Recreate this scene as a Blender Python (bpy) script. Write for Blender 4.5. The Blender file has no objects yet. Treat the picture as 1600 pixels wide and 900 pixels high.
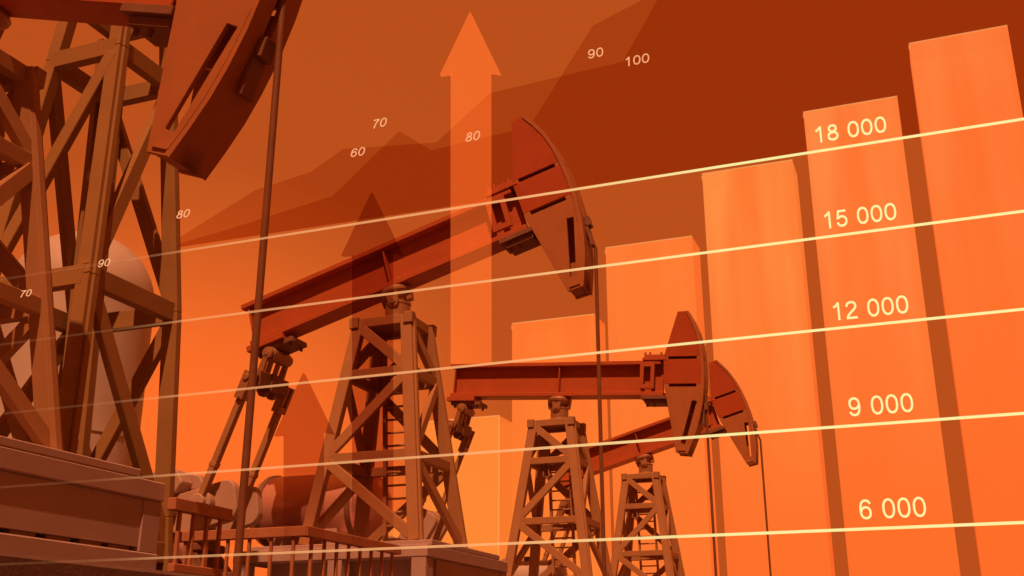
import bpy, bmesh, math, random
from mathutils import Vector, Matrix, Euler
random.seed(4)
S = 8.0                      # metres per layout unit
ZG = .12                     # eye height above the ground, layout units
scn = bpy.context.scene
C = scn.collection
R = math.radians

# ------------------------------------------------------------------ view geometry used to take sizes off the photograph
F_PX = 1691.0; PITCH = R(19.2); YAW = R(21.13)
cp, sp, ca, sa = math.cos(PITCH), math.sin(PITCH), math.cos(YAW), math.sin(YAW)
def ray(x, y):
    u = (x - 800) / F_PX; v = (450 - y) / F_PX
    fw = cp - v * sp; z = sp + v * cp
    return Vector((u * ca - fw * sa, fw * ca + u * sa, z))
def on_y(x, y, Y):
    r = ray(x, y); return r * (Y / r.y)

# ------------------------------------------------------------------ materials
MATS = {}
def nodes_of(name):
    m = bpy.data.materials.new(name); m.use_nodes = True
    nt = m.node_tree; nt.nodes.clear()
    out = nt.nodes.new('ShaderNodeOutputMaterial')
    return m, nt, out
def paint(name, col, rough=.5, metal=0.0, var=.14, scale=3.0, bump=.02, coat=0.0, wear=None):
    m, nt, out = nodes_of(name)
    N, L = nt.nodes, nt.links
    b = N.new('ShaderNodeBsdfPrincipled')
    b.inputs['Roughness'].default_value = rough; b.inputs['Metallic'].default_value = metal
    b.inputs['Specular IOR Level'].default_value = .5 if metal or coat else .2
    if coat: b.inputs['Coat Weight'].default_value = coat
    tc = N.new('ShaderNodeTexCoord')
    n1 = N.new('ShaderNodeTexNoise'); n1.inputs['Scale'].default_value = scale; n1.inputs['Detail'].default_value = 6
    n1.inputs['Roughness'].default_value = .6
    L.new(tc.outputs['Object'], n1.inputs['Vector'])
    mr = N.new('ShaderNodeMapRange'); mr.inputs['From Min'].default_value = .3; mr.inputs['From Max'].default_value = .7
    mr.inputs['To Min'].default_value = 1 - var; mr.inputs['To Max'].default_value = 1 + var
    L.new(n1.outputs['Fac'], mr.inputs['Value'])
    mx = N.new('ShaderNodeMix'); mx.data_type = 'RGBA'; mx.blend_type = 'MULTIPLY'; mx.inputs['Factor'].default_value = 1
    mx.inputs[6].default_value = (*col, 1); L.new(mr.outputs['Result'], mx.inputs[7])
    last = mx.outputs[2]
    if wear:
        n2 = N.new('ShaderNodeTexNoise'); n2.inputs['Scale'].default_value = scale * 2.7; n2.inputs['Detail'].default_value = 9
        L.new(tc.outputs['Object'], n2.inputs['Vector'])
        r2 = N.new('ShaderNodeValToRGB'); r2.color_ramp.elements[0].position = .6; r2.color_ramp.elements[1].position = .72
        L.new(n2.outputs['Fac'], r2.inputs['Fac'])
        sc = N.new('ShaderNodeMath'); sc.operation = 'MULTIPLY'; sc.inputs[1].default_value = .45; L.new(r2.outputs['Color'], sc.inputs[0])
        m2 = N.new('ShaderNodeMix'); m2.data_type = 'RGBA'; L.new(sc.outputs[0], m2.inputs['Factor'])
        L.new(last, m2.inputs[6]); m2.inputs[7].default_value = (*wear, 1); last = m2.outputs[2]
    L.new(last, b.inputs['Base Color'])
    if bump:
        n3 = N.new('ShaderNodeTexNoise'); n3.inputs['Scale'].default_value = scale * 9; n3.inputs['Detail'].default_value = 5
        L.new(tc.outputs['Object'], n3.inputs['Vector'])
        bp = N.new('ShaderNodeBump'); bp.inputs['Strength'].default_value = bump * 4; bp.inputs['Distance'].default_value = .02
        L.new(n3.outputs['Fac'], bp.inputs['Height']); L.new(bp.outputs['Normal'], b.inputs['Normal'])
    L.new(b.outputs[0], out.inputs[0]); MATS[name] = m; return m

paint('beam_red', (.46, .112, .034), .45, var=.07, bump=.006)
paint('head_tan', (.42, .16, .055), .5, var=.07, bump=.006)
paint('head_red', (.42, .085, .024), .45, var=.07, bump=.006)
paint('tower_steel', (.42, .22, .095), .6, var=.07, scale=2, bump=.006)
paint('lattice_steel', (.35, .195, .068), .6, var=.08, scale=2, bump=.006)
paint('dark_steel', (.24, .11, .06), .5)
paint('bearing_steel', (.40, .2, .09), .38, metal=.2)
paint('skid_concrete', (.46, .335, .29), .8, var=.08, scale=2, bump=.015)
paint('plinth_concrete', (.17, .10, .075), .85, var=.18, bump=.06)
paint('tank_white', (.55, .46, .38), .45, var=.12, scale=.6, bump=.01)
paint('tank_copper', (.88, .50, .38), .27, metal=.6, var=.05, scale=1.5, bump=.003)
paint('crank_paint', (.50, .34, .25), .5, var=.07, scale=2, bump=.006)
paint('rail_steel', (.46, .2, .1), .5)
paint('rod_steel', (.22, .09, .04), .45)
paint('soil', (.16, .085, .05), .95, var=.3, scale=.35, bump=.12)

def shader_tint(name, tint, strength=1.0, fade=None, add=None):
    """clear coloured sheet: tints what lies behind it; fade=(z0,z1) clears it towards z0 (object space)"""
    m, nt, out = nodes_of(name); N, L = nt.nodes, nt.links
    tr = N.new('ShaderNodeBsdfTransparent'); tr.inputs['Color'].default_value = (*tint, 1)
    last = tr.outputs[0]
    if add:
        em = N.new('ShaderNodeEmission'); em.inputs['Color'].default_value = (*add, 1); em.inputs['Strength'].default_value = 1
        ad = N.new('ShaderNodeAddShader'); L.new(last, ad.inputs[0]); L.new(em.outputs[0], ad.inputs[1]); last = ad.outputs[0]
    if fade:
        tc = N.new('ShaderNodeTexCoord'); sx = N.new('ShaderNodeSeparateXYZ'); L.new(tc.outputs['Object'], sx.inputs[0])
        mr = N.new('ShaderNodeMapRange'); mr.inputs['From Min'].default_value = fade[0]; mr.inputs['From Max'].default_value = fade[1]
        L.new(sx.outputs['Z'], mr.inputs['Value'])
        cl = N.new('ShaderNodeBsdfTransparent'); mi = N.new('ShaderNodeMixShader')
        L.new(mr.outputs['Result'], mi.inputs[0]); L.new(cl.outputs[0], mi.inputs[1]); L.new(last, mi.inputs[2]); last = mi.outputs[0]
    L.new(last, out.inputs[0]); MATS[name] = m; return m

def shader_bar(name, low, high, z0, z1, opacity, reflect_streak=.10):
    """self-lit translucent column; hue shifts up its height, with reflection streaks painted into the emission"""
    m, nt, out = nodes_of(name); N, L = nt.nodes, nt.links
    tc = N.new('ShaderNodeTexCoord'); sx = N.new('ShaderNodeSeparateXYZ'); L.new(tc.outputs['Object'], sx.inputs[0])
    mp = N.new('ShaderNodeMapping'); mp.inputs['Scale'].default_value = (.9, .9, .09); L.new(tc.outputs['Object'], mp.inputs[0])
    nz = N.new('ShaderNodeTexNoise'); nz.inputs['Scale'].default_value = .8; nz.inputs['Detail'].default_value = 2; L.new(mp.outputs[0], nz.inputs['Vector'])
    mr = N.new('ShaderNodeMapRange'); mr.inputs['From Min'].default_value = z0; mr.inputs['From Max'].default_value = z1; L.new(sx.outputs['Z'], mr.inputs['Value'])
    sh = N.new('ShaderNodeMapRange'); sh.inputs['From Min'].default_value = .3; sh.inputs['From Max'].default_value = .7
    sh.inputs['To Min'].default_value = -reflect_streak * 3.4; sh.inputs['To Max'].default_value = reflect_streak * 3.4; L.new(nz.outputs['Fac'], sh.inputs['Value'])
    # painted reflection streaks are stronger near the top
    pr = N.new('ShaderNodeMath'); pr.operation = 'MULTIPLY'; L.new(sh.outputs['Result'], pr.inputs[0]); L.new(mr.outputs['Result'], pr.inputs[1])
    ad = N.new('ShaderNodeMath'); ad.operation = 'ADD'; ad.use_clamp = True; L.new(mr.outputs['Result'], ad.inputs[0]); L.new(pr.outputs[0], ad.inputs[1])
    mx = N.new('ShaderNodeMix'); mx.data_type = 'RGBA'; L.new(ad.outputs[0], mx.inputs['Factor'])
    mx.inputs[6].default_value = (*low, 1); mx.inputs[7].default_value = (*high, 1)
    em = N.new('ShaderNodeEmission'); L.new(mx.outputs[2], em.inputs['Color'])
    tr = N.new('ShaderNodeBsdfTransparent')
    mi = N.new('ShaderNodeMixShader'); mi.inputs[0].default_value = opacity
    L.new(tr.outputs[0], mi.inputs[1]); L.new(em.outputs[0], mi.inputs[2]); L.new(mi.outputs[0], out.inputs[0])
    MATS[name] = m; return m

def shader_line(name, x0, x1, c0, c1, a0, a1):
    """glowing rod, dim and clear at one end, bright at the other (object x)"""
    m, nt, out = nodes_of(name); N, L = nt.nodes, nt.links
    tc = N.new('ShaderNodeTexCoord'); sx = N.new('ShaderNodeSeparateXYZ'); L.new(tc.outputs['Object'], sx.inputs[0])
    mr = N.new('ShaderNodeMapRange'); mr.inputs['From Min'].default_value = x0; mr.inputs['From Max'].default_value = x1; L.new(sx.outputs['X'], mr.inputs['Value'])
    cr = N.new('ShaderNodeValToRGB'); L.new(mr.outputs['Result'], cr.inputs['Fac'])
    e = cr.color_ramp.elements; e[0].color = (*c0, 1); e[0].position = .56; e[1].color = (*c1, 1); e[1].position = .72
    ar = N.new('ShaderNodeValToRGB'); L.new(mr.outputs['Result'], ar.inputs['Fac'])
    e = ar.color_ramp.elements; e[0].color = (a0,) * 3 + (1,); e[0].position = 0.13; e[1].color = (a1,) * 3 + (1,); e[1].position = .85
    for p_, a_ in ((.20, .03), (.245, .09), (.285, .27), (.38, .4), (.5, .5), (.64, .75)):
        k_ = ar.color_ramp.elements.new(p_); k_.color = (a_,) * 3 + (1,)
    em = N.new('ShaderNodeEmission'); L.new(cr.outputs['Color'], em.inputs['Color'])
    tr = N.new('ShaderNodeBsdfTransparent'); mi = N.new('ShaderNodeMixShader')
    L.new(ar.outputs['Color'], mi.inputs[0]); L.new(tr.outputs[0], mi.inputs[1]); L.new(em.outputs[0], mi.inputs[2])
    L.new(mi.outputs[0], out.inputs[0]); MATS[name] = m; return m
def shader_glow(name, col, alpha=1.0):
    m, nt, out = nodes_of(name); N, L = nt.nodes, nt.links
    em = N.new('ShaderNodeEmission'); em.inputs['Color'].default_value = (*col, 1)
    tr = N.new('ShaderNodeBsdfTransparent'); mi = N.new('ShaderNodeMixShader'); mi.inputs[0].default_value = alpha
    L.new(tr.outputs[0], mi.inputs[1]); L.new(em.outputs[0], mi.inputs[2]); L.new(mi.outputs[0], out.inputs[0])
    MATS[name] = m; return m

# ------------------------------------------------------------------ mesh helpers (layout units)
class MB:
    def __init__(s): s.bm = bmesh.new()
    def box(s, x0, x1, y0, y1, z0, z1):
        vs = [s.bm.verts.new((x, y, z)) for z in (z0, z1) for x, y in ((x0, y0), (x1, y0), (x1, y1), (x0, y1))]
        for f in ((3, 2, 1, 0), (4, 5, 6, 7), (0, 1, 5, 4), (1, 2, 6, 5), (2, 3, 7, 6), (3, 0, 4, 7)):
            s.bm.faces.new([vs[i] for i in f])
        return s
    def bar(s, p, q, w, h, up=(0, 0, 1), w2=None, h2=None):
        """box from p to q; w across, h along 'up'"""
        p, q = Vector(p), Vector(q); d = (q - p).normalized(); u = Vector(up)
        sd = d.cross(u).normalized(); u = sd.cross(d).normalized()
        vs = []
        for c, ww, hh in ((p, w, h), (q, w2 or w, h2 or h)):
            for a, b in ((-1, -1), (1, -1), (1, 1), (-1, 1)):
                vs.append(s.bm.verts.new(c + sd * (a * ww / 2) + u * (b * hh / 2)))
        for f in ((3, 2, 1, 0), (4, 5, 6, 7), (0, 1, 5, 4), (1, 2, 6, 5), (2, 3, 7, 6), (3, 0, 4, 7)):
            s.bm.faces.new([vs[i] for i in f])
        return s
    def tube(s, p, q, r, n=24, r2=None):
        p, q = Vector(p), Vector(q); d = q - p
        m = Matrix.Translation((p + q) / 2) @ d.to_track_quat('Z', 'Y').to_matrix().to_4x4()
        bmesh.ops.create_cone(s.bm, cap_ends=True, segments=n, radius1=r, radius2=r if r2 is None else r2, depth=d.length, matrix=m)
        return s
    def lathe(s, prof, axis='Z', n=40, at=(0, 0, 0)):
        """prof: (radius, height) from bottom to top"""
        at = Vector(at); rings = []
        for r, h in prof:
            ring = []
            for k in range(n):
                t = 2 * math.pi * k / n; a, b = r * math.cos(t), r * math.sin(t)
                v = {'Z': (a, b, h), 'X': (h, a, b), 'Y': (b, h, a)}[axis]
                ring.append(s.bm.verts.new(at + Vector(v)))
            rings.append(ring)
        for i in range(len(rings) - 1):
            for k in range(n):
                s.bm.faces.new((rings[i][k], rings[i][(k + 1) % n], rings[i + 1][(k + 1) % n], rings[i + 1][k]))
        s.bm.faces.new(rings[0][::-1]); s.bm.faces.new(rings[-1]); return s
    def prism(s, pts, y0, y1):
        """outline in x,z pushed through y0..y1"""
        a = [s.bm.verts.new((x, y0, z)) for x, z in pts]; b = [s.bm.verts.new((x, y1, z)) for x, z in pts]
        n = len(pts); s.bm.faces.new(a); s.bm.faces.new(b[::-1])
        for i in range(n): s.bm.faces.new((a[i], b[i], b[(i + 1) % n], a[(i + 1) % n]))
        return s
    def plate(s, outline, holes, y0, y1):
        """flat plate with real holes, in the x,z plane"""
        cu = bpy.data.curves.new('outline', 'CURVE'); cu.dimensions = '2D'; cu.fill_mode = 'BOTH'; cu.extrude = (y1 - y0) / 2
        for loop in [outline] + list(holes):
            sp_ = cu.splines.new('POLY'); sp_.points.add(len(loop) - 1); sp_.use_cyclic_u = True
            for i, (x, z) in enumerate(loop): sp_.points[i].co = (x, z, 0, 1)
        ob = bpy.data.objects.new('outline', cu); C.objects.link(ob)
        me = bpy.data.meshes.new_from_object(ob.evaluated_get(bpy.context.evaluated_depsgraph_get()))
        bpy.data.objects.remove(ob); bpy.data.curves.remove(cu)
        me.transform(Matrix.Translation((0, (y0 + y1) / 2, 0)) @ Matrix.Rotation(R(90), 4, 'X'))
        s.bm.from_mesh(me); bpy.data.meshes.remove(me); return s
    def widen(s):
        """the towers are a little wider along the beam than across it"""
        for v in s.bm.verts:
            h = half(min(max(v.co.z, BASEZ), TOPZ)); v.co.x = v.co.x * (h + .011) / h - .009
        return s
    def mesh(s, name, mat, bevel=0.0, smooth=18, mats=None, pick=None):
        bmesh.ops.remove_doubles(s.bm, verts=s.bm.verts, dist=1e-6)
        bmesh.ops.recalc_face_normals(s.bm, faces=s.bm.faces)
        s.bm.normal_update()
        if bevel:
            ed = [e for e in s.bm.edges if len(e.link_faces) == 2 and e.calc_face_angle(0) > R(40)]
            bmesh.ops.bevel(s.bm, geom=ed, offset=bevel, segments=1, affect='EDGES', profile=.5, clamp_overlap=True)
        bmesh.ops.scale(s.bm, vec=(S, S, S), verts=s.bm.verts)
        s.bm.normal_update()
        for e in s.bm.edges:
            if len(e.link_faces) == 2 and e.calc_face_angle(0) > R(smooth): e.smooth = False
        for f in s.bm.faces: f.smooth = True
        if pick:
            for f in s.bm.faces: f.material_index = pick(f)
        me = bpy.data.meshes.new(name); s.bm.to_mesh(me); s.bm.free()
        for m in (mats or [mat]): me.materials.append(MATS[m])
        return me

def W(x, y, z): return Vector((x * S, y * S, (z + ZG) * S))
def L3(x, y, z): return Vector((x, y, z)) * S
def link(name, me, parent=None, loc=None, ry=0.0):
    o = bpy.data.objects.new(name, me); C.objects.link(o)
    if parent: o.parent = parent
    if loc is not None: o.location = loc
    if ry: o.rotation_euler = (0, ry, 0)
    return o
def tag(o, label, cat, group=None, kind=None):
    if label: o['label'] = label
    if cat: o['category'] = cat
    if group: o['group'] = group
    o['kind'] = kind or 'thing'
    return o
def thing(name, loc, label, cat, group=None):
    o = bpy.data.objects.new(name, None); C.objects.link(o); o.location = loc; o.empty_display_size = .3
    return tag(o, label, cat, group)

# ------------------------------------------------------------------ ground
g = MB(); n = 60
def gz(x, y):
    return 0
g.bm.faces.new([g.bm.verts.new(v) for v in ((-400, -400, 0), (400, -400, 0), (400, 400, 0), (-400, 400, 0))])
tag(link('ground', g.mesh('ground', 'soil'), loc=W(0, 0, -ZG)), None, None, kind='structure')
pl = MB(); pl.box(-1.78, -.815, .42, 4.35, -.1195, .10)
tag(link('concrete_plinth', pl.mesh('concrete_plinth', 'plinth_concrete', .004), loc=W(0, 0, 0)),
    'long low concrete plinth carrying the whole row of pumpjacks', 'plinth')

# ------------------------------------------------------------------ pumpjack meshes (built once, shared)
TOPZ, BASEZ = .668, .212
def half(z): return .054 + (TOPZ - z) * (.115 - .054) / (TOPZ - BASEZ)
LV = [.668, .548, .377, .212]
PZ = .10                                                     # plinth top; things stand on it
M = {}
CORN = ((-1, -1), (1, -1), (1, 1), (-1, 1))

def tower_leg(sx, sy, w=.0205, prof=None, lv=(TOPZ, BASEZ)):
    """corner leg of two flanges with a groove between, so it reads as a rolled section"""
    m = MB()
    hz = prof or half
    zs = lv if len(lv) > 1 else lv
    for za, zb in zip(zs[:-1], zs[1:]):
        a, b = hz(za) - w / 2, hz(zb) - w / 2
        p, q = (sx * a, sy * a, za), (sx * b, sy * b, zb)
        k = w * .5
        m.bar(p, q, w, w * .84, up=(0, sy, 0))
        m.bar((p[0] + sx * k * 1.0, p[1] - sy * k * .25, p[2]), (q[0] + sx * k * 1.0, q[1] - sy * k * .25, q[2]), w * .36, w * .5, up=(0, sy, 0))
    return m
def face_pts(face, z, prof=half, inset=.009):
    """left and right node of a tower face at height z"""
    h = prof(z) - inset
    a, b = {'front': ((-1, -1), (1, -1)), 'right': ((1, -1), (1, 1)), 'back': ((1, 1), (-1, 1)), 'left': ((-1, 1), (-1, -1))}[face]
    return Vector((a[0] * h, a[1] * h, z)), Vector((b[0] * h, b[1] * h, z))
NORM = {'front': (0, -1, 0), 'right': (1, 0, 0), 'back': (0, 1, 0), 'left': (-1, 0, 0)}
def girder(face, z, w=.012, h=.019, prof=half):
    a, b = face_pts(face, z, prof); return MB().bar(a, b, w, h, up=(0, 0, 1))
def brace(face, z0, z1, flip, w=.019, t=.010, prof=half):
    a0, b0 = face_pts(face, z0, prof, .0075); a1, b1 = face_pts(face, z1, prof, .0075)
    p, q = (b0, a1) if flip else (a0, b1)
    d = (q - p).normalized()
    return MB().bar(p + d * .012, q - d * .012, w, t, up=NORM[face])
def ladder(x0, x1, ya, yb, za, zb, r=.004, step=.026, k=1.0):
    m = MB()
    for x in (x0, x1): m.bar((x, ya, za), (x, yb, zb), .007 * k, .010 * k, up=(0, 1, 0))
    nn = int((zb - za) / (step * k))
    for i in range(1, nn):
        t = i / nn; y = ya + (yb - ya) * t; z = za + (zb - za) * t
        m.tube((x0, y, z), (x1, y, z), r * .62 * k, 8)
    return m

for i, (sx, sy) in enumerate(CORN):
    M['leg%d' % i] = tower_leg(sx, sy).widen().mesh('leg', 'tower_steel', .0012)
    h = half(TOPZ)
    M['cap%d' % i] = MB().box(sx * (h - .003) - .0085, sx * (h - .003) + .0085, sy * (h - .003) - .0085, sy * (h - .003) + .0085, TOPZ - .021, TOPZ + .003).widen().mesh('cap', 'tower_steel', .0015)
FL = {'front': (0, 1, 0), 'right': (0, 1, 0), 'back': (0, 1, 0), 'left': (0, 1, 0)}
for fc in NORM:
    for j, z in enumerate((TOPZ - .009, .548, .377)): M['gir_%s%d' % (fc, j)] = girder(fc, z).widen().mesh('girder', 'tower_steel', .001)
    for j in range(3):
        M['bra_%s%d' % (fc, j)] = brace(fc, LV[j] - (.012 if j == 0 else .0), LV[j + 1] + (.004 if j == 2 else 0), FL[fc][j] == 1).widen().mesh('brace', 'tower_steel', .001)
M['tower_top'] = MB().box(-.040, .040, -.026, .030, TOPZ - .0078, TOPZ - .0045).widen().mesh('tower', 'tower_steel', .001)
tp = MB(); tp.plate([(-.05, -.05), (.05, -.05), (.05, .05), (-.05, .05)], [[(.036 * math.cos(t * math.pi / 8), .036 * math.sin(t * math.pi / 8)) for t in range(16)]], -.004, .004)
M['ladder'] = ladder(-.052, .012, half(BASEZ) - .03, half(.64) - .012, BASEZ, .64).mesh('ladder', 'tower_steel')

# skid: slab layers, recessed core, posts
sk = MB()
SX0, SX1, SY0, SY1 = -.255, .15, -.145, .245
sk.box(SX0, SX1, SY0, SY1, .18, .202)
M['slab_mid'] = sk.mesh('skid_slab', 'skid_concrete', .0015)
M['slab_top'] = MB().box(SX0 + .02, SX1 - .0005, SY0 + .02, SY1 - .045, .2022, .2117).mesh('top_slab', 'skid_concrete', .0012)
M['slab_low'] = MB().box(SX0, SX1 - .001, SY0, SY1, .1005, .1207).mesh('lower_slab', 'skid_concrete', .0015)
M['core'] = MB().box(SX0 + .05, SX1 - .0046, SY0 + .05, SY1 - .02, .1262, .1795).mesh('core', 'skid_concrete')
M['spacer'] = MB().box(SX1 - .030, SX1 - .010, -.017, .017, .1208, .1261).mesh('spacer', 'lattice_steel', .0005)
for i, (x, y) in enumerate([(SX1 - .016, SY0 + .0165), (SX1 - .016, SY1 - .0165), (-.035, SY0 + .0165), (SX0 + .0165, SY0 + .0165), (SX0 + .0165, SY1 - .0165)]):
    M['pillar%d' % i] = MB().box(x - .0155, x + .0135, y - .0155, y + .0155, .1208, .1799).mesh('pillar', 'skid_concrete', .001)

# walking beam, local to the pivot (x along the beam)
bw = .052
b = MB()
b.box(-.345, .31, -.005, .005, .038, .117)
M['web'] = b.mesh('walking_beam', 'beam_red', .0006)
M['flange_top'] = MB().box(-.352, .305, -bw / 2, bw / 2, .1172, .1285).mesh('flange', 'beam_red', .0012)
M['flange_low'] = MB().box(-.345, .315, -bw / 2, bw / 2, .0262, .0378).mesh('flange', 'beam_red', .0012)
M['stiff'] = MB().box(-.0018, .0018, -bw / 2 + .004, bw / 2 - .004, .038, .117).mesh('stiffener', 'beam_red', .0008)
M['stiff_end'] = MB().box(-.338, -.334, -bw / 2 + .004, bw / 2 - .004, .038, .117).mesh('stiffener', 'beam_red', .0008)
for sg, nm in ((-1, 'winn'), (1, 'winf')):
    w_ = MB(); y0, y1 = sorted((sg * .0215, sg * (.0215 + .0075)))
    w_.plate([(.246, .046), (.288, .046), (.288, .124), (.246, .124)], [[(.257, .058), (.277, .058), (.277, .110), (.257, .110)]], y0, y1)
    M[nm] = w_.mesh('window_frame', 'beam_red', .0006)
tpb = MB(); tpb.box(.252, .322, -.029, .029, .1287, .1365); tpb.box(.256, .322, -.024, .024, .1367, .146)
for x in (.258, .272, .305):
    for y in (-.02, .02): tpb.tube((x, y, .1365), (x, y, .1535), .0032, 8)
M['clamp_top'] = tpb.mesh('clamp_plate', 'beam_red', .0006)
cl = MB(); cl.box(.252, .324, -.031, .031, .0155, .026); cl.box(.262, .322, -.024, .024, .004, .0153)
for x in (.268, .288): cl.tube((x, -.014, -.004), (x, -.014, .006), .0035, 8)
M['clamp_low'] = cl.mesh('clamp_plate', 'dark_steel', .0006)
tb = MB(); tb.box(-.352, -.262, -.032, .032, .0125, .0258)
M['tail_plate'] = tb.mesh('tail_plate', 'beam_red', .0008)
tb = MB(); tb.box(-.340, -.244, -.024, .036, .0015, .0122)
for x in (-.33, -.256):
    for y in (-.015, .028): tb.tube((x, y, -.006), (x, y, .002), .0035, 8)
M['tail_bracket'] = tb.mesh('tail_bracket', 'dark_steel', .0006)
# centre bearing
sd = MB(); sd.lathe([(.010, -.004), (.026, .004), (.0345, .014), (.0355, .019), (.031, .0255)], n=36)
for a in (0, 1, 2, 3):
    t = R(45 + 90 * a); sd.tube((.029 * math.cos(t), .029 * math.sin(t), .024), (.029 * math.cos(t), .029 * math.sin(t), .042), .003, 8)
M['saddle'] = sd.mesh('saddle', 'bearing_steel', 0)
ea = MB()
for y in (-.026, .026):
    ea.prism([(-.0135, .016), (.0135, .016), (.0115, -.012), (.006, -.0195), (-.006, -.0195), (-.0115, -.012)], y - .004, y + .004)
    ea.tube((0, y - .0075 * (1 if y > 0 else 1), -.008), (0, y + .0075, -.008), .0065, 16)
for x in (-.027, .027): ea.prism([(x - .008, .016), (x + .008, .016), (x + .005, -.008), (x - .005, -.008)], -.008, .008)
M['ears'] = ea.mesh('ear', 'bearing_steel', .001)
bs = MB()
bs.lathe([(.046, .6632), (.046, .668), (.040, .672), (.031, .6765), (.0262, .6785), (.0262, .7045), (.0275, .706), (.0275, .7095), (.0205, .7115), (.0185, .7165)], n=36, at=(0, 0, -.712))
bs.lathe([(.004, -.017), (.016, -.012), (.0205, -.004), (.0215, .003), (.0195, .009), (.010, .014)], n=28, at=(0, 0, .006))
M['bearing'] = bs.mesh('bearing', 'bearing_steel', 0)

# horse head
OUT = [(.350, .271), (.378, .272), (.393, .245), (.407, .214), (.417, .18), (.4235, .14), (.4275, .095), (.428, .05), (.4252, .005), (.419, -.035), (.411, -.07), (.400, -.103), (.387, -.137), (.357, -.135), (.317, .055), (.313, .135)]
HW = .0275
SL1 = [(.321, .131), (.410, .129), (.410, .1365), (.320, .1385)]
SL2 = [(.3235, .051), (.412, .050), (.412, .0585), (.322, .0595)]
SLV = [(.398, .012), (.4125, .009), (.3815, -.112), (.3695, -.108)]
def arc_between(z0, z1):
    return [(x, z) for x, z in OUT if z0 < z < z1]
def cut_outline(z0, z1):
    """head outline between two heights"""
    pts = []; n_ = len(OUT)
    for i in range(n_):
        a, b_ = OUT[i], OUT[(i + 1) % n_]
        if z0 <= a[1] <= z1: pts.append(a)
        for zc in ((z0, z1) if a[1] < b_[1] else (z1, z0)):
            if (a[1] - zc) * (b_[1] - zc) < 0:
                t = (zc - a[1]) / (b_[1] - a[1]); pts.append((a[0] + t * (b_[0] - a[0]), zc))
    return pts
def inset_poly(pts, dx0, dx1):
    return pts
for sg, nm in ((-1, 'n'), (1, 'f')):
    y0, y1 = sorted((sg * HW, sg * (HW - .006)))
    M['head_up' + nm] = MB().plate(cut_outline(.1385, .4), [], y0, y1).mesh('upper_panel', 'head_red', .0005)
    M['head_mid' + nm] = MB().plate(cut_outline(.0595, .1305), [], y0, y1).mesh('middle_panel', 'head_red', .0005)
    M['head_low' + nm] = MB().plate(cut_outline(-.2, .0505), [SLV], y0, y1).mesh('lower_panel', 'head_tan', .0005)
    # small corner blocks that bridge the gaps
    ya, yb = sorted((sg * (HW - .0005), sg * (HW - .0055))); k_ = 0
    for z0, z1, xs in ((.1303, .1387, ((.3145, .327), (.4085, .4235))), (.0503, .0597, ((.3185, .331), (.409, .4265)))):
        for xa, xb in xs:
            M['bridge%d%s' % (k_, nm)] = MB().box(xa, xb, ya, yb, z0, z1).mesh('bridge_block', 'head_tan', 0); k_ += 1
    # raised bead along the lower panel
    rm = MB(); yr0, yr1 = sorted((sg * (HW + .0002), sg * (HW + .0024)))
    low = [(.4222, .03), (.4186, -.005), (.4125, -.04), (.4045, -.073), (.3945, -.102), (.3838, -.129), (.3625, -.128)]
    for pa, pb in zip(low[:-1], low[1:]):
        rm.bar((pa[0], (yr0 + yr1) / 2, pa[1]), (pb[0], (yr0 + yr1) / 2, pb[1]), .0028, abs(yr1 - yr0), up=(0, 1, 0))
    M['head_bead' + nm] = rm.mesh('edge_bead', 'head_tan', 0)
hc = MB()
arc = OUT[1:13]
def offs(pts, d):
    o = []
    for i, (x, z) in enumerate(pts):
        a = pts[max(i - 1, 0)]; b_ = pts[min(i + 1, len(pts) - 1)]
        tx, tz = b_[0] - a[0], b_[1] - a[1]; l_ = math.hypot(tx, tz)
        o.append((x - tz / l_ * d * -1 * -1, z + tx / l_ * d)) if False else o.append((x - tz / l_ * d, z + tx / l_ * d))
    return o
outer = offs(arc, .0025); inner = offs(arc, -.005)
def strip(y0, y1, i0=0, i1=None):
    o_ = outer[i0:i1]; n_ = inner[i0:i1]
    return o_ + n_[::-1]
HF = HW + .002
fp = MB()
# arc plate in bands leaving a slot down its middle
fp.prism(strip(0, 0), -HF, -.006); fp.prism(strip(0, 0), .006, HF)
fp.prism(strip(0, 0, 0, 2), -.006, .006); fp.prism(strip(0, 0, 2, 5), -.0059, .0059); fp.prism(strip(0, 0, 8, 12), -.006, .006)
M['face_plate'] = fp.mesh('face_plate', 'head_tan', 0, smooth=30)
bk = MB()
for pa, pb in (((.350, .271), (.313, .135)),):
    bk.bar((pa[0] + .004, 0, pa[1]), (pb[0] + .004, 0, pb[1]), 2 * HW - .0125, .005, up=(1, 0, .2))
M['end_plate'] = MB().box(.359, .387, -HW + .0005, HW - .0005, -.1335, -.1275).mesh('end_plate', 'head_tan', 0)
bk.box(.35, .378, -HW + .0065, HW - .0065, .262, .2705)
bk.bar((.32, 0, .095), (.41, 0, .095), .03, .05, up=(0, 0, 1))
M['head_core'] = bk.mesh('horse_head', 'dark_steel', 0)
hg = MB(); hg.box(.4285, .4375, -.010, .010, -.012, .010); hg.box(.4245, .4305, -.010, .010, -.055, -.012)
M['hanger'] = hg.mesh('rope_hanger', 'dark_steel', .0008)

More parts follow.
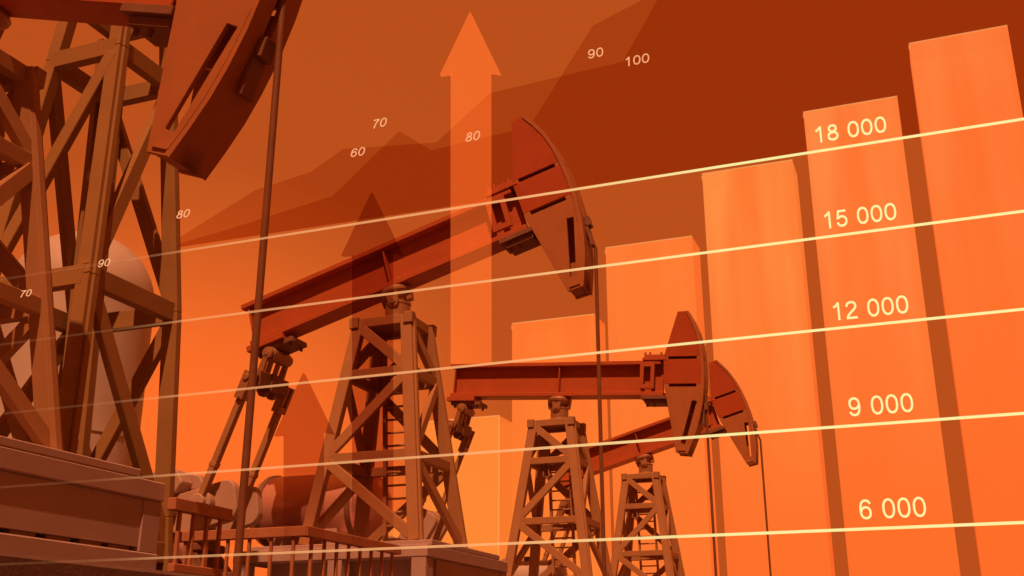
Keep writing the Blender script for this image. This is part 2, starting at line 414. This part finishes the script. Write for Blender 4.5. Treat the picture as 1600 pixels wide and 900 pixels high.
# equaliser, hung from the tail (origin at its hanger pin)
eq = MB(); eq.tube((0, -.030, 0), (0, .036, 0), .0145, 20); eq.tube((0, -.041, 0), (0, .046, 0), .0065, 16)
M['tail_bearing'] = eq.mesh('tail_bearing', 'bearing_steel', .0008)
lk = MB()
for y in (-.036, .040):
    lk.tube((0, y - .004, 0), (0, y + .004, 0), .0125, 18)
    lk.bar((-.002, y, -.004), (-.014, y, -.05), .011, .008, up=(0, 1, 0), w2=.016)
lk.bar((-.004, -.012, -.006), (-.014, -.012, -.05), .010, .008, up=(0, 1, 0)); lk.bar((-.004, .015, -.006), (-.014, .015, -.05), .010, .008, up=(0, 1, 0))
M['link'] = lk.mesh('hanger_link', 'bearing_steel', .0008)
eb = MB(); eb.box(-.031, .001, -.052, .056, -.074, -.042); eb.box(-.034, .004, -.012, .018, -.078, -.040); eb.tube((-.015, -.07, -.062), (-.015, .075, -.062), .0095, 16)
for y in (-.012, .02): eb.tube((-.015, y - .006, -.078), (-.015, y + .006, -.078), .012, 14)
M['equalizer'] = eb.mesh('equalizer', 'dark_steel', .0012)
def fork():
    m = MB(); m.box(-.011, .011, -.013, -.005, -.034, .014); m.box(-.011, .011, .005, .013, -.034, .014)
    m.box(-.0105, .0105, -.0135, .0135, -.050, -.034); m.tube((0, -.017, 0), (0, .017, 0), .0075, 14); m.tube((0, -.016, -.046), (0, .016, -.046), .004, 10)
    return m
M['fork'] = fork().mesh('fork', 'bearing_steel', .0008)
PIT = .285
pm = MB(); pm.bar((0, 0, -.05), (0, 0, -PIT + .01), .0145, .0145, up=(1, 0, 0)); pm.box(-.0085, .0085, -.0085, .0085, -.205, -.195)
M['pitman'] = pm.mesh('pitman_arm', 'tower_steel', .001)
# crank: origin on the shaft, pin at +x CR
CR = .085
def rounded(x0, x1, z0, z1, r, n_=6):
    p = []
    for cx, cz, a0 in ((x1 - r, z1 - r, 0), (x0 + r, z1 - r, 90), (x0 + r, z0 + r, 180), (x1 - r, z0 + r, 270)):
        for k in range(n_ + 1):
            t = R(a0 + 90 * k / n_); p.append((cx + r * math.cos(t), cz + r * math.sin(t)))
    return p
ck = MB(); ck.prism(rounded(-.13, .158, -.048, .036, .024), -.011, .011)
M['crank'] = ck.mesh('crank', 'crank_paint', .002)
for sg in (-1, 1):
    cw = MB(); b0 = .0365 if sg > 0 else .0485; pts = [(-.15, sg * b0), (.02, sg * b0), (.04, sg * .056), (.03, sg * .085), (.0, sg * .101), (-.12, sg * .088), (-.152, sg * .066)]
    cw.prism(pts if sg > 0 else pts[::-1], -.02, .02); M['cw%d' % sg] = cw.mesh('counterweight', 'crank_paint', .003)
hb = MB(); hb.tube((CR, -.030, 0), (CR, -.0105, 0), .026, 24); hb.tube((CR, -.041, 0), (CR, -.029, 0), .0165, 24)
hb.tube((CR, .0105, 0), (CR, .016, 0), .020, 24)
M['hub'] = hb.mesh('hub', 'crank_paint', .002)
gb = MB(); gb.box(-.05, .06, -.03, .05, -.06, .045); gb.box(-.062, .072, -.034, .054, -.075, -.058); gb.tube((0, -.06, 0), (0, .08, 0), .016, 20)
gb.tube((-.0, -.036, 0), (0, .056, 0), .036, 28); gb.bar((-.05, .01, .05), (.06, .01, .05), .06, .012)
M['gearbox'] = gb.mesh('gearbox', 'dark_steel', .003)
pd = MB(); pd.box(-.10, .12, -.10, .12, .1005, .155)
pd.prism([(-.075, .155), (.085, .155), (.06, .222), (-.05, .222)], -.03, .05)
for y in (-.05, .065):
    pd.bar((.10, y, .15), (.01, y, .25), .016, .02, up=(0, 1, 0)); pd.bar((-.08, y, .15), (-.0, y, .25), .016, .02, up=(0, 1, 0))
pd.box(-.12, .22, -.075, -.060, .155, .172); pd.box(-.12, .22, .08, .095, .155, .172)
M['pedestal'] = pd.mesh('pedestal', 'dark_steel', .0015)

SHX, SHZ = -.486, .295                                      # crankshaft, from the tower axis
GRP = 'pumpjacks standing in one row'
def pumpjack(X, Y, tilt, crank_deg, label):
    t = thing('pumpjack', W(X, Y, PZ), label, 'pumpjack', GRP)
    o0 = L3(0, 0, -PZ)
    def part(nm, key, par=None, loc=(0, 0, 0), ry=0.0):
        return link(nm, M[key], par or t, L3(*loc) + (o0 if par is None else Vector((0, 0, 0))), ry)
    # skid
    s_ = part('skid_slab', 'slab_mid')
    part('top_slab', 'slab_top', s_); part('lower_slab', 'slab_low', s_); part('core', 'core', s_)
    for i in range(5): part('pillar', 'pillar%d' % i, s_)
    for y in (.0, .048, .096, .144, .188): part('spacer', 'spacer', s_, (0, y, 0))
    # tower
    tw = part('tower', 'tower_top')
    for i in range(4): part('leg', 'leg%d' % i, tw); part('cap', 'cap%d' % i, tw)
    for fc in NORM:
        for j in range(3): part('girder', 'gir_%s%d' % (fc, j), tw); part('brace', 'bra_%s%d' % (fc, j), tw)
    part('ladder', 'ladder', tw)
    # bearing, beam and head
    a = -R(tilt); pv = (0, 0, .715)
    be = part('bearing', 'bearing', None, (0, 0, .712)); 
    wb = part('walking_beam', 'web', None, pv, a)
    for nm, key in (('flange', 'flange_top'), ('flange', 'flange_low'), ('stiffener', 'stiff'), ('stiffener', 'stiff_end'), ('window_frame', 'winn'), ('window_frame', 'winf'),
                    ('clamp_plate', 'clamp_top'), ('clamp_plate', 'clamp_low'), ('tail_plate', 'tail_plate'), ('tail_bracket', 'tail_bracket'), ('saddle', 'saddle'), ('ear', 'ears')):
        part(nm, key, wb)
    hh = part('horse_head', 'head_core', None, pv, a)
    for k in 'nf':
        part('upper_panel', 'head_up' + k, hh); part('middle_panel', 'head_mid' + k, hh); part('lower_panel', 'head_low' + k, hh)
        [part('bridge_block', 'bridge%d%s' % (q, k), hh) for q in range(4)]; part('edge_bead', 'head_bead' + k, hh)
    part('face_plate', 'face_plate', hh); part('end_plate', 'end_plate', hh); part('rope_hanger', 'hanger', hh)
    # polished rod hanging plumb from the head's face
    T = R(tilt); ctr = Vector((-.05 * math.sin(T), 0, .715 + .05 * math.cos(T)))
    xr = .4300; zr = ctr.z + .012
    cb = MB(); cb.tube((xr, 0, zr), (xr, 0, -ZG + .002), .0036, 24)
    link('polished_rod', cb.mesh('polished_rod', 'rod_steel'), t, o0)
    # equaliser and cranks
    hx, hz_ = -.300, -.010
    ex = hx * math.cos(T) - hz_ * math.sin(T); ez = .715 + hx * math.sin(T) + hz_ * math.cos(T)
    pin = Vector((SHX + CR * math.cos(R(crank_deg)), 0, SHZ + CR * math.sin(R(crank_deg))))
    eqp = Vector((ex, 0, ez)); d = (pin - eqp).normalized()
    ang = math.atan2(-d.x, -d.z)                                # lean of the hanging linkage
    part('tail_bearing', 'tail_bearing', None, (ex, 0, ez), ang * .5)
    part('hanger_link', 'link', None, (ex, 0, ez), ang * .2)
    part('equalizer', 'equalizer', None, (ex, 0, ez), ang * .2)
    joint = eqp + Matrix.Rotation(ang * .2, 3, 'Y') @ Vector((-.015, 0, -.062))
    d2 = pin - joint; ang2 = math.atan2(-d2.x, -d2.z)
    for y in (-.066, .072):
        pa = link('pitman_arm', M['pitman'], t, L3(joint.x, y, joint.z) + o0, ang2)
        pa.scale = (1, 1, d2.length / PIT)
        link('fork', M['fork'], pa)
        yk = y + (.022 if y > 0 else -.022)
        cr_ = link('crank', M['crank'], t, L3(SHX, y + (-.0 if y < 0 else 0), SHZ) + o0, -R(crank_deg))
        cr_.location.y = (y + (.03 if y < 0 else -.03)) * S
        link('counterweight', M['cw1'], cr_); link('counterweight', M['cw-1'], cr_)
        h_ = link('hub', M['hub'], cr_)
        if y > 0: h_.scale = (1, -1, 1)
    part('gearbox', 'gearbox', None, (SHX, 0, SHZ)); part('pedestal', 'pedestal', None, (SHX, 0, 0))
    return t

ROW_X = -.992
pumpjack(ROW_X, .803, -16.9, 80, 'nearest pumpjack at the left edge, seen from close below with its horse head hanging low')
pumpjack(ROW_X, 1.91, 15.7, 12, 'large pumpjack behind the railing with its red beam raised steeply to the right')
pumpjack(ROW_X, 2.953, -4.6, 58, 'middle-distance pumpjack whose red beam lies almost level')
pumpjack(ROW_X, 3.956, 15.5, 12, 'smallest and farthest pumpjack, its head raised behind the level one')

# ------------------------------------------------------------------ slender lattice tower beyond the nearest pumpjack
CL = .913
KN = [(a_ * CL, b_ * CL) for a_, b_ in ((-.13, .150), (.22, .1275), (.557, .1135), (.98, .079), (1.42, .045))]
def hl(z):
    for (z0, h0), (z1, h1) in zip(KN[:-1], KN[1:]):
        if z <= z1: return h0 + (h1 - h0) * (z - z0) / (z1 - z0)
    return KN[-1][1]
TX, TY = -1.2495 * CL - .008, 1.2975 * CL + .010
lt = thing('lattice_tower', W(TX, TY, PZ), 'tall slender brown lattice tower with a ladder, standing between the two nearest pumpjacks', 'tower')
o0 = L3(0, 0, -PZ)
LL = [z * CL for z in (1.11, .98, .557, .165)]
for sx, sy in CORN:
    link('leg', tower_leg(sx, sy, .0225, hl, [z * CL for z in (1.12, .98, .557, .22)] + [.1005]).mesh('leg', 'lattice_steel', .001), lt, o0)
for fc in NORM:
    for z in LL: link('girder', girder(fc, z, .016, .029, hl).mesh('girder', 'lattice_steel', .001), lt, o0)
    for j in range(3):
        fl = (0, 1, 0)[j] if fc in ('front', 'back') else (1, 1, 0)[j]
        if j == 0: continue
        link('brace', brace(fc, LL[j], LL[j + 1], fl == 1, .0225, .013, hl).mesh('brace', 'lattice_steel', .001), lt, o0)
link('ladder', ladder(-.074, -.028, hl(.11) - .04, hl(1.0) - .02, .1005, 1.0, k=1.35, step=.036).mesh('ladder', 'lattice_steel'), lt, o0)

# ------------------------------------------------------------------ tanks
vx, vy = -2.205, 2.29
vt = thing('storage_tank', W(vx, vy, -ZG), 'white upright domed tank behind the lattice tower at the left', 'tank')
prof = [(.2, .015), (.2, 1.10)]
for k in range(1, 13):
    t = R(90 * k / 12); prof.append((max(.2 * math.cos(t), .002), 1.10 + .2 * math.sin(t)))
m_ = MB(); m_.lathe(prof, n=72); link('shell', m_.mesh('shell', 'tank_white', 0, smooth=40), vt)
for z in (.28, .70, 1.10):
    m_ = MB(); m_.lathe([(.2005, z - .003), (.2028, z - .003), (.2028, z + .003), (.2005, z + .003)], n=72); link('weld_band', m_.mesh('weld_band', 'tank_white', 0), vt)
m_ = MB(); m_.tube((.155, -.14, .70), (.19, -.165, .70), .035, 24); m_.tube((.186, -.162, .70), (.197, -.17, .70), .045, 24); link('manhole', m_.mesh('manhole', 'tank_white', .001), vt)
m_ = MB(); m_.lathe([(.225, .0), (.225, .015), (.2, .0152)], n=48); link('base_ring', m_.mesh('base_ring', 'skid_concrete', 0), vt)

def capsule(X, Y, Zc, r, Lh, mat, label):
    tk = thing('horizontal_tank', W(X, Y, PZ), label, 'tank', 'horizontal tanks by the towers')
    zc = Zc - PZ
    prof = []
    for k in range(0, 9):
        t = R(90 - 90 * k / 8); prof.append((max(r * math.cos(t), .001), -Lh - r * .62 * math.sin(t)))
    prof += [(a_, -h_) for a_, h_ in prof[::-1]]
    m = MB(); m.lathe(prof, 'X', 64, at=(0, 0, zc)); link('shell', m.mesh('shell', mat, 0, smooth=50), tk)
    for x in (-Lh + .005, Lh - .005):
        m = MB(); m.lathe([(r + .0005, x - .006), (r + .0035, x - .006), (r + .0035, x + .006), (r + .0005, x + .006)], 'X', 64, at=(0, 0, zc)); link('strap', m.mesh('strap', 'dark_steel', 0), tk)
    for x in (-Lh * .55, Lh * .55):
        m = MB(); m.box(x - .018, x + .018, -r * .8, r * .8, .0005, zc - r * .62); link('saddle', m.mesh('saddle', 'skid_concrete', .002), tk)
    m = MB(); m.tube((.03, 0, zc + r - .004), (.03, 0, zc + r + .012), .014, 20); link('hatch', m.mesh('hatch', 'dark_steel', .001), tk)
capsule(-1.305, 2.165, .332, .081, .12, 'tank_copper', 'shiny copper coloured horizontal tank behind the large pumpjack tower')
capsule(-1.235, 3.26, .255, .052, .12, 'tank_white', 'pale horizontal tank low behind the tower of the level pumpjack')

# ------------------------------------------------------------------ railings round the crank pits
def railing(name, pts, label, step=.0335, ztop=.178):
    t = thing(name, W(pts[0][0], pts[0][1], PZ), label, 'railing', 'railings in front of the cranks')
    ox, oy = pts[0]; zt = ztop - PZ
    for (xa, ya), (xb, yb) in zip(pts[:-1], pts[1:]):
        a = Vector((xa - ox, ya - oy, 0)); b_ = Vector((xb - ox, yb - oy, 0)); L_ = (b_ - a).length; d = (b_ - a) / L_
        nx = Vector((0, 0, 1))
        link('top_rail', MB().bar(a - d * .004 + nx * zt, b_ + d * .004 + nx * zt, .012, .0145).mesh('top_rail', 'rail_steel', .001), t)
        link('bottom_rail', MB().bar(a + d * .006 + nx * .006, b_ - d * .006 + nx * .006, .010, .010).mesh('bottom_rail', 'rail_steel', .001), t)
        n_ = max(2, round(L_ / step)); me = MB().bar((0, 0, .0005), (0, 0, zt - .0073), .0046, .0046, up=(0, 1, 0)).mesh('baluster', 'rail_steel', .0006)
        for i in range(n_):
            p = a + d * (L_ * (i + .5) / n_); link('baluster', me, t, L3(p.x, p.y, 0))
railing('railing', [(-.832, 1.052), (-.832, 1.158)], 'short railing joined to the end of the nearest concrete skid', .029)
railing('railing', [(-1.42, 1.345), (-.832, 1.345), (-.832, 1.63)], 'long railing turning a corner in front of the large pumpjack', .036)

# ------------------------------------------------------------------ chart: glowing columns behind the row
CY = 4.75; K = CY / .5
tops = [(-.297, -.2532, .0702), (-.2454, -.2002, .1192), (-.1932, -.1486, .1671), (-.1418, -.097, .202), (-.09, -.0452, .2349), (-.0378, .0066, .2598), (.015, .0593, .2872)]
names = ['shortest glowing orange column, mostly behind the large pumpjack tower', 'second shortest glowing column, left of the level pumpjack tower', 'third column from the left, rising behind the level beam',
         'fourth column from the left, behind the raised head of the large pumpjack', 'fifth column from the left, just left of the pale yellow numbers', 'second tallest column, the one behind the pale yellow numbers', 'tallest glowing orange column at the right edge']
lows = [(1, .26, .035), (1, .255, .034), (1, .22, .03), (1, .185, .027), (1, .165, .024), (1, .16, .023), (1, .155, .022)]
highs = [(1, .25, .036), (1, .245, .036), (1, .18, .028), (1, .205, .036), (1, .27, .055), (1, .245, .055), (1, .21, .045)]
shader_glow('bar_highlight', (1, .40, .12), .4)
for i, (xa, xb, zt) in enumerate(tops):
    x0, x1, zt = xa * K, xb * K, zt * K
    w = x1 - x0; dpt = .0185 * K; H = zt + ZG
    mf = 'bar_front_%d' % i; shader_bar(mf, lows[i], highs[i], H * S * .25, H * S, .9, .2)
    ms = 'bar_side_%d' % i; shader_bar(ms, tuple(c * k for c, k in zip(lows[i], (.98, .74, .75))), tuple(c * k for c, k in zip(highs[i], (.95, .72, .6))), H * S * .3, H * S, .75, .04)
    t = thing('chart_column', W((x0 + x1) / 2, CY + dpt / 2, -ZG), names[i], 'chart column', 'glowing chart columns rising in steps')
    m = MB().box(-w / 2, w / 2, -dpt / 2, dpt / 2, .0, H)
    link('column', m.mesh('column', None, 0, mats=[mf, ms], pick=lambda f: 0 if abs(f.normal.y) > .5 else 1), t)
    e = MB(); r_ = .005  # thin glowing strips added as painted highlights along the column's edges
    for p, q in (((-w / 2, -dpt / 2, H), (w / 2, -dpt / 2, H)), ((w / 2, -dpt / 2, H - .006), (w / 2, -dpt / 2, 0)) if i == 1 else ((-w / 2, -dpt / 2, H - .01), (-w / 2, -dpt / 2, H - .03))):
        e.bar(p, q, r_, r_, up=(0, 1, 0))
    link('edge_highlight', e.mesh('edge_highlight', 'bar_highlight', 0), t)

# stepped area sheets of tinted glass behind the columns
shader_tint('area_glass', (.905, .79, .70))
def area(px, Y, label):
    pts = [on_y(x, y, Y) for x, y in px]
    c = Vector((sum(p.x for p in pts) / len(pts), Y, min(p.z for p in pts)))
    m = MB(); m.prism([(p.x - c.x, p.z - c.z) for p in pts], -.012, .012)
    tag(link('area_sheet', m.mesh('area_sheet', 'area_glass', 0), loc=W(*c)), label, 'chart area', 'tinted chart areas against the sky')
def l1(x): return 186 - .1507 * (x - 1600)
A = [(255, l1(255)), (401, 298), (487, 270), (538, 234), (683, 224), (767, 147), (974, 98), (1029, 0), (1110, -140), (1700, -170), (1720, l1(1720))]
B = [(258, l1(258)), (360, 359), (522, 307), (625, 206), (675, 236), (828, 200), (927, 42), (1007, 0), (1230, -120), (1705, -150), (1725, l1(1725))]
area(A, 4.99, 'dark tinted chart area whose edge climbs behind the bright arrow and past the number 100')
area(B, 5.06, 'dark tinted chart area with one sharp peak, its edge steep beside the number 90')

# ------------------------------------------------------------------ grid lines and figures, in front
LY = .5
lx0, lx1 = -.60, .12
for i, (z, lab) in enumerate(((.2374, 'topmost glowing line, under the number 18 000'), (.1923, 'glowing line under the number 15 000'), (.1468, 'glowing line under the number 12 000'),
                              (.1010, 'glowing line under the number 9 000'), (.0556, 'lowest glowing line, under the number 6 000'))):
    nm = 'line_glow_%d' % i
    shader_line(nm, 0, (lx1 - lx0) * S, (1, .44, .17), (1, .88, .36), .03, .93)
    m = MB(); m.tube((0, 0, 0), (lx1 - lx0, 0, 0), .00066, 10)
    tag(link('chart_line', m.mesh('chart_line', nm, 0), loc=W(lx0, LY, z)), lab, 'chart line', 'glowing level lines across the chart')

shader_glow('figure_yellow', (1, .90, .38))
shader_glow('figure_orange', (1, .42, .19), 1)
def ell(cx, cy, rx, ry, a0, a1, n_=28, e_=2.0):
    o = []
    for k in range(n_ + 1):
        t = R(a0 + (a1 - a0) * k / n_); c_, s_ = math.cos(t), math.sin(t)
        o.append((cx + rx * math.copysign(abs(c_) ** (2 / e_), c_), cy + ry * math.copysign(abs(s_) ** (2 / e_), s_)))
    return o
def bez(p0, p1, p2, p3, n_=12):
    o = []
    for k in range(n_ + 1):
        t = k / n_; u = 1 - t
        o.append(tuple(u ** 3 * a + 3 * u * u * t * b_ + 3 * u * t * t * c_ + t ** 3 * d_ for a, b_, c_, d_ in zip(p0, p1, p2, p3)))
    return o
SW = .082                                                       # stroke width; digits are .50 wide and .72 tall
H_ = SW / 2
six = [('open', bez((.425, .545), (.405, .64), (.345, .72 - H_), (.265, .72 - H_)) + bez((.265, .72 - H_), (.12, .72 - H_), (.07, .55), (.07, .345))[1:] + bez((.07, .345), (.07, .13), (.14, H_), (.26, H_))[1:]
        + bez((.26, H_), (.37, H_), (.43, .12), (.43, .235))[1:] + bez((.43, .235), (.43, .36), (.36, .435), (.26, .435))[1:] + bez((.26, .435), (.17, .435), (.095, .37), (.078, .27))[1:])]
DIG = {'0': [('loop', ell(.25, .36, .21 - .02, .36 - H_, 0, 360, 44, 2.25)[:-1])],
       '8': [('loop', ell(.25, .545, .148, .175 - H_, 0, 360, 36, 2.1)[:-1]), ('loop', ell(.25, .205, .188, .205 - H_, 0, 360, 40, 2.1)[:-1])],
       '6': six, '9': [('open', [(.5 - x, .72 - y) for x, y in six[0][1]])],
       '1': [('open', [(.30, 0), (.30, .72)]), ('open', bez((.295, .70), (.26, .63), (.19, .565), (.10, .53)))],
       '2': [('open', bez((.07, .51), (.075, .62), (.15, .72 - H_), (.25, .72 - H_)) + bez((.25, .72 - H_), (.36, .72 - H_), (.42, .61), (.42, .52))[1:] + bez((.42, .52), (.42, .36), (.12, .24), (.075, .06))[1:]),
             ('open', [(.035, H_), (.47, H_)])],
       '5': [('open', [(.43, .715 - H_), (.125, .715 - H_), (.075, .34)]), ('open', bez((.075, .35), (.14, .43), (.20, .44), (.25, .44)) + bez((.25, .44), (.36, .44), (.43, .35), (.43, .245))[1:] + bez((.43, .245), (.43, .12), (.35, H_), (.245, H_))[1:] + bez((.245, H_), (.15, H_), (.085, .10), (.07, .20))[1:])],
       '7': [('open', [(.05, .71 - H_), (.46, .71 - H_)]), ('open', bez((.44, .70 - H_), (.30, .53), (.21, .30), (.19, 0)))]}
def stroke(bm, kind, pts, sw, y0, y1):
    n_ = len(pts); rows = []
    for i, (x, z) in enumerate(pts):
        if kind == 'loop': a, b_ = pts[i - 1], pts[(i + 1) % n_]
        else: a, b_ = pts[max(i - 1, 0)], pts[min(i + 1, n_ - 1)]
        tx, tz = b_[0] - a[0], b_[1] - a[1]; l_ = math.hypot(tx, tz) or 1; k = sw / 2
        if kind == 'open' and 0 < i < n_ - 1:                  # keep the width through a sharp corner
            d0 = Vector((x - a[0], z - a[1])).normalized(); d1 = Vector((b_[0] - x, b_[1] - z)).normalized()
            k = k / max(.5, math.sqrt(max(.0, (1 + d0.dot(d1)) / 2))); tt = (d0 + d1).normalized(); tx, tz, l_ = tt.x, tt.y, 1
        nx_, nz_ = -tz / l_ * k, tx / l_ * k
        rows.append([bm.verts.new(v) for v in ((x + nx_, y0, z + nz_), (x - nx_, y0, z - nz_), (x - nx_, y1, z - nz_), (x + nx_, y1, z + nz_))])
    m_ = n_ if kind == 'loop' else n_ - 1
    for i in range(m_):
        p, q = rows[i], rows[(i + 1) % n_]
        for k in range(4): bm.faces.new((p[k], p[(k + 1) % 4], q[(k + 1) % 4], q[k]))
    if kind == 'open': bm.faces.new(rows[0][::-1]); bm.faces.new(rows[-1])
def figure(txt, x0, x1, z0, cap, Y, mat, label, group, shear=0.0, sw=SW):
    """a number: an Empty with one mesh per digit"""
    t = thing('chart_number', W(x0, Y, z0), label, 'number', group)
    adv = []; c_ = 0
    for ch in txt: adv.append(c_); c_ += .30 if ch == ' ' else .556
    left = .10 if txt[0] == '1' else .03; width = c_ - .556 + .46 - left
    kx, kz = (x1 - x0) / width, cap / .72
    for ch, a in zip(txt, adv):
        if ch == ' ': continue
        m = MB()
        for j, (kd, pts) in enumerate(DIG[ch]): stroke(m.bm, kd, pts, sw, -.02 - .003 * j, .02 + .003 * j)
        for v in m.bm.verts:
            x, z = v.co.x, v.co.z
            v.co = Vector(((x + a - left + shear * z) * kx, v.co.y * kz, z * kz))
        link('digit', m.mesh('digit', mat, 0, smooth=60), t)
    return t
big = 'pale yellow chart numbers'
for s_, xa, xb, z in (('18 000', -.0327, -.0003, .2405), ('15 000', -.0327, -.0007, .1953), ('12 000', -.0329, -.0006, .1497), ('9 000', -.0306, -.0037, .1046), ('6 000', -.0306, -.0038, .0593)):
    figure(s_, xa, xb, z, .0085, .497, 'figure_yellow', 'pale yellow number %s standing on its glowing line' % s_, big)
small = 'small orange chart numbers'
for s_, xa, ya, xb, yb, hp, lab in (('60', 547, 246, 568, 243, 16, 'small orange number 60, beside a bend of the chart area'), ('70', 581, 201, 602, 198, 17, 'small orange number 70 in the clear sky above the number 60'),
        ('80', 727, 222, 748, 218, 17, 'small orange number 80 over the tall bright arrow'), ('90', 919, 92, 942, 87, 17, 'small orange number 90 high beside the number 100'),
        ('100', 978, 104, 1014, 98, 17, 'small orange number 100 at the top of the chart'), ('80', 275, 342, 294, 340, 16, 'small orange number 80 on the right leg of the lattice tower'),
        ('90', 152, 418, 170, 415, 15, 'small orange number 90 on the front leg of the lattice tower'), ('70', 30, 465, 47, 463, 14, 'small orange number 70 at the far left edge')):
    a_, b_ = on_y(xa, ya, .505), on_y(xb, yb, .505)
    figure(s_, a_.x, b_.x, a_.z, hp / F_PX * .56, .505, 'figure_orange', lab, small, .16 if s_ != '100' and xa != 919 else .02, .075)

# ------------------------------------------------------------------ arrows
def arrow(px, Y, mat, label):
    pts = [on_y(x, y, Y) for x, y in px]
    zmin = min(p.z for p in pts); cx = pts[0].x
    m = MB(); m.prism([(p.x - cx, p.z - zmin) for p in pts], 0, .003)
    H = (max(p.z for p in pts) - zmin) * S
    tag(link('arrow', m.mesh('arrow', mat, 0), loc=W(cx, Y, zmin)), label, 'arrow', 'upright arrows among the pumpjacks')
a1 = [(473, 583), (519, 678), (502, 675), (503, 868), (443, 872), (443, 679), (428, 681)]
a2 = [(580, 300), (627, 397), (611, 394), (611, 862), (550, 866), (550, 398), (533, 399)]
a3 = [(734, 18), (781, 115), (765, 112), (765, 565), (704, 567), (704, 114), (687, 117)]
shader_tint('arrow_red_small', (.78, .65, .63), fade=(.0, .05 * S))
shader_tint('arrow_red', (.80, .66, .64), fade=(0, .045 * S))
shader_tint('arrow_bright', (1, 1, 1), add=(.185, .03, .0045))
arrow(a1, .545, 'arrow_red_small', 'shortest red arrow, left of the large pumpjack tower')
arrow(a2, .55, 'arrow_red', 'dark red arrow pointing up across the large pumpjack')
arrow(a3, .555, 'arrow_bright', 'tallest arrow, bright orange, pointing up above the beams')

# ------------------------------------------------------------------ sky, sun, camera
w = bpy.data.worlds.new('World'); scn.world = w; w.use_nodes = True
nt = w.node_tree; nt.nodes.clear(); N, Lk = nt.nodes, nt.links
out = N.new('ShaderNodeOutputWorld'); bg = N.new('ShaderNodeBackground')
tc = N.new('ShaderNodeTexCoord')
dt = N.new('ShaderNodeVectorMath'); dt.operation = 'DOT_PRODUCT'; gl = ray(255, 850).normalized(); dt.inputs[1].default_value = gl
nrm = N.new('ShaderNodeVectorMath'); nrm.operation = 'NORMALIZE'; Lk.new(tc.outputs['Generated'], nrm.inputs[0]); Lk.new(nrm.outputs[0], dt.inputs[0])
mr = N.new('ShaderNodeMapRange'); mr.inputs['From Min'].default_value = .88; mr.inputs['From Max'].default_value = 1.0; Lk.new(dt.outputs['Value'], mr.inputs['Value'])
cr = N.new('ShaderNodeValToRGB'); Lk.new(mr.outputs['Result'], cr.inputs['Fac'])
els = cr.color_ramp.elements
els[0].position = 0; els[0].color = (.49, .078, .0115, 1)
els[1].position = .93; els[1].color = (1, .16, .022, 1)
for p_, c_ in ((.52, (.5, .081, .012)), (.66, (.60, .10, .0145)), (.78, (.76, .125, .0175)), (.87, (.93, .15, .0205))):
    e = els.new(p_); e.color = (*c_, 1)
Lk.new(cr.outputs['Color'], bg.inputs['Color'])
m2 = N.new('ShaderNodeMapRange'); m2.inputs['From Min'].default_value = -.3; m2.inputs['From Max'].default_value = .55
m2.inputs['To Min'].default_value = .48; m2.inputs['To Max'].default_value = 1.0; Lk.new(dt.outputs['Value'], m2.inputs['Value']); Lk.new(m2.outputs['Result'], bg.inputs['Strength'])
Lk.new(bg.outputs[0], out.inputs[0])

sun = bpy.data.lights.new('Sun', 'SUN'); sun.energy = 3.9; sun.color = (1, .40, .19); sun.angle = R(.5)
so = bpy.data.objects.new('Sun', sun); C.objects.link(so)
so.rotation_euler = Vector((.13, -.62, .98)).to_track_quat('Z', 'Y').to_euler()

cam = bpy.data.cameras.new('Camera'); co = bpy.data.objects.new('Camera', cam); C.objects.link(co)
cam.sensor_fit = 'HORIZONTAL'; cam.sensor_width = 36; cam.lens = F_PX / 1600 * 36
cam.clip_start = .05; cam.clip_end = 6000
co.location = W(0, 0, 0); co.rotation_euler = Euler((R(90) + PITCH, 0, YAW), 'XYZ')
scn.camera = co
scn.view_settings.view_transform = 'Standard'; scn.view_settings.look = 'None'; scn.view_settings.exposure = 0; scn.view_settings.gamma = 1
scn.cycles.transparent_max_bounces = 40; scn.cycles.max_bounces = 6
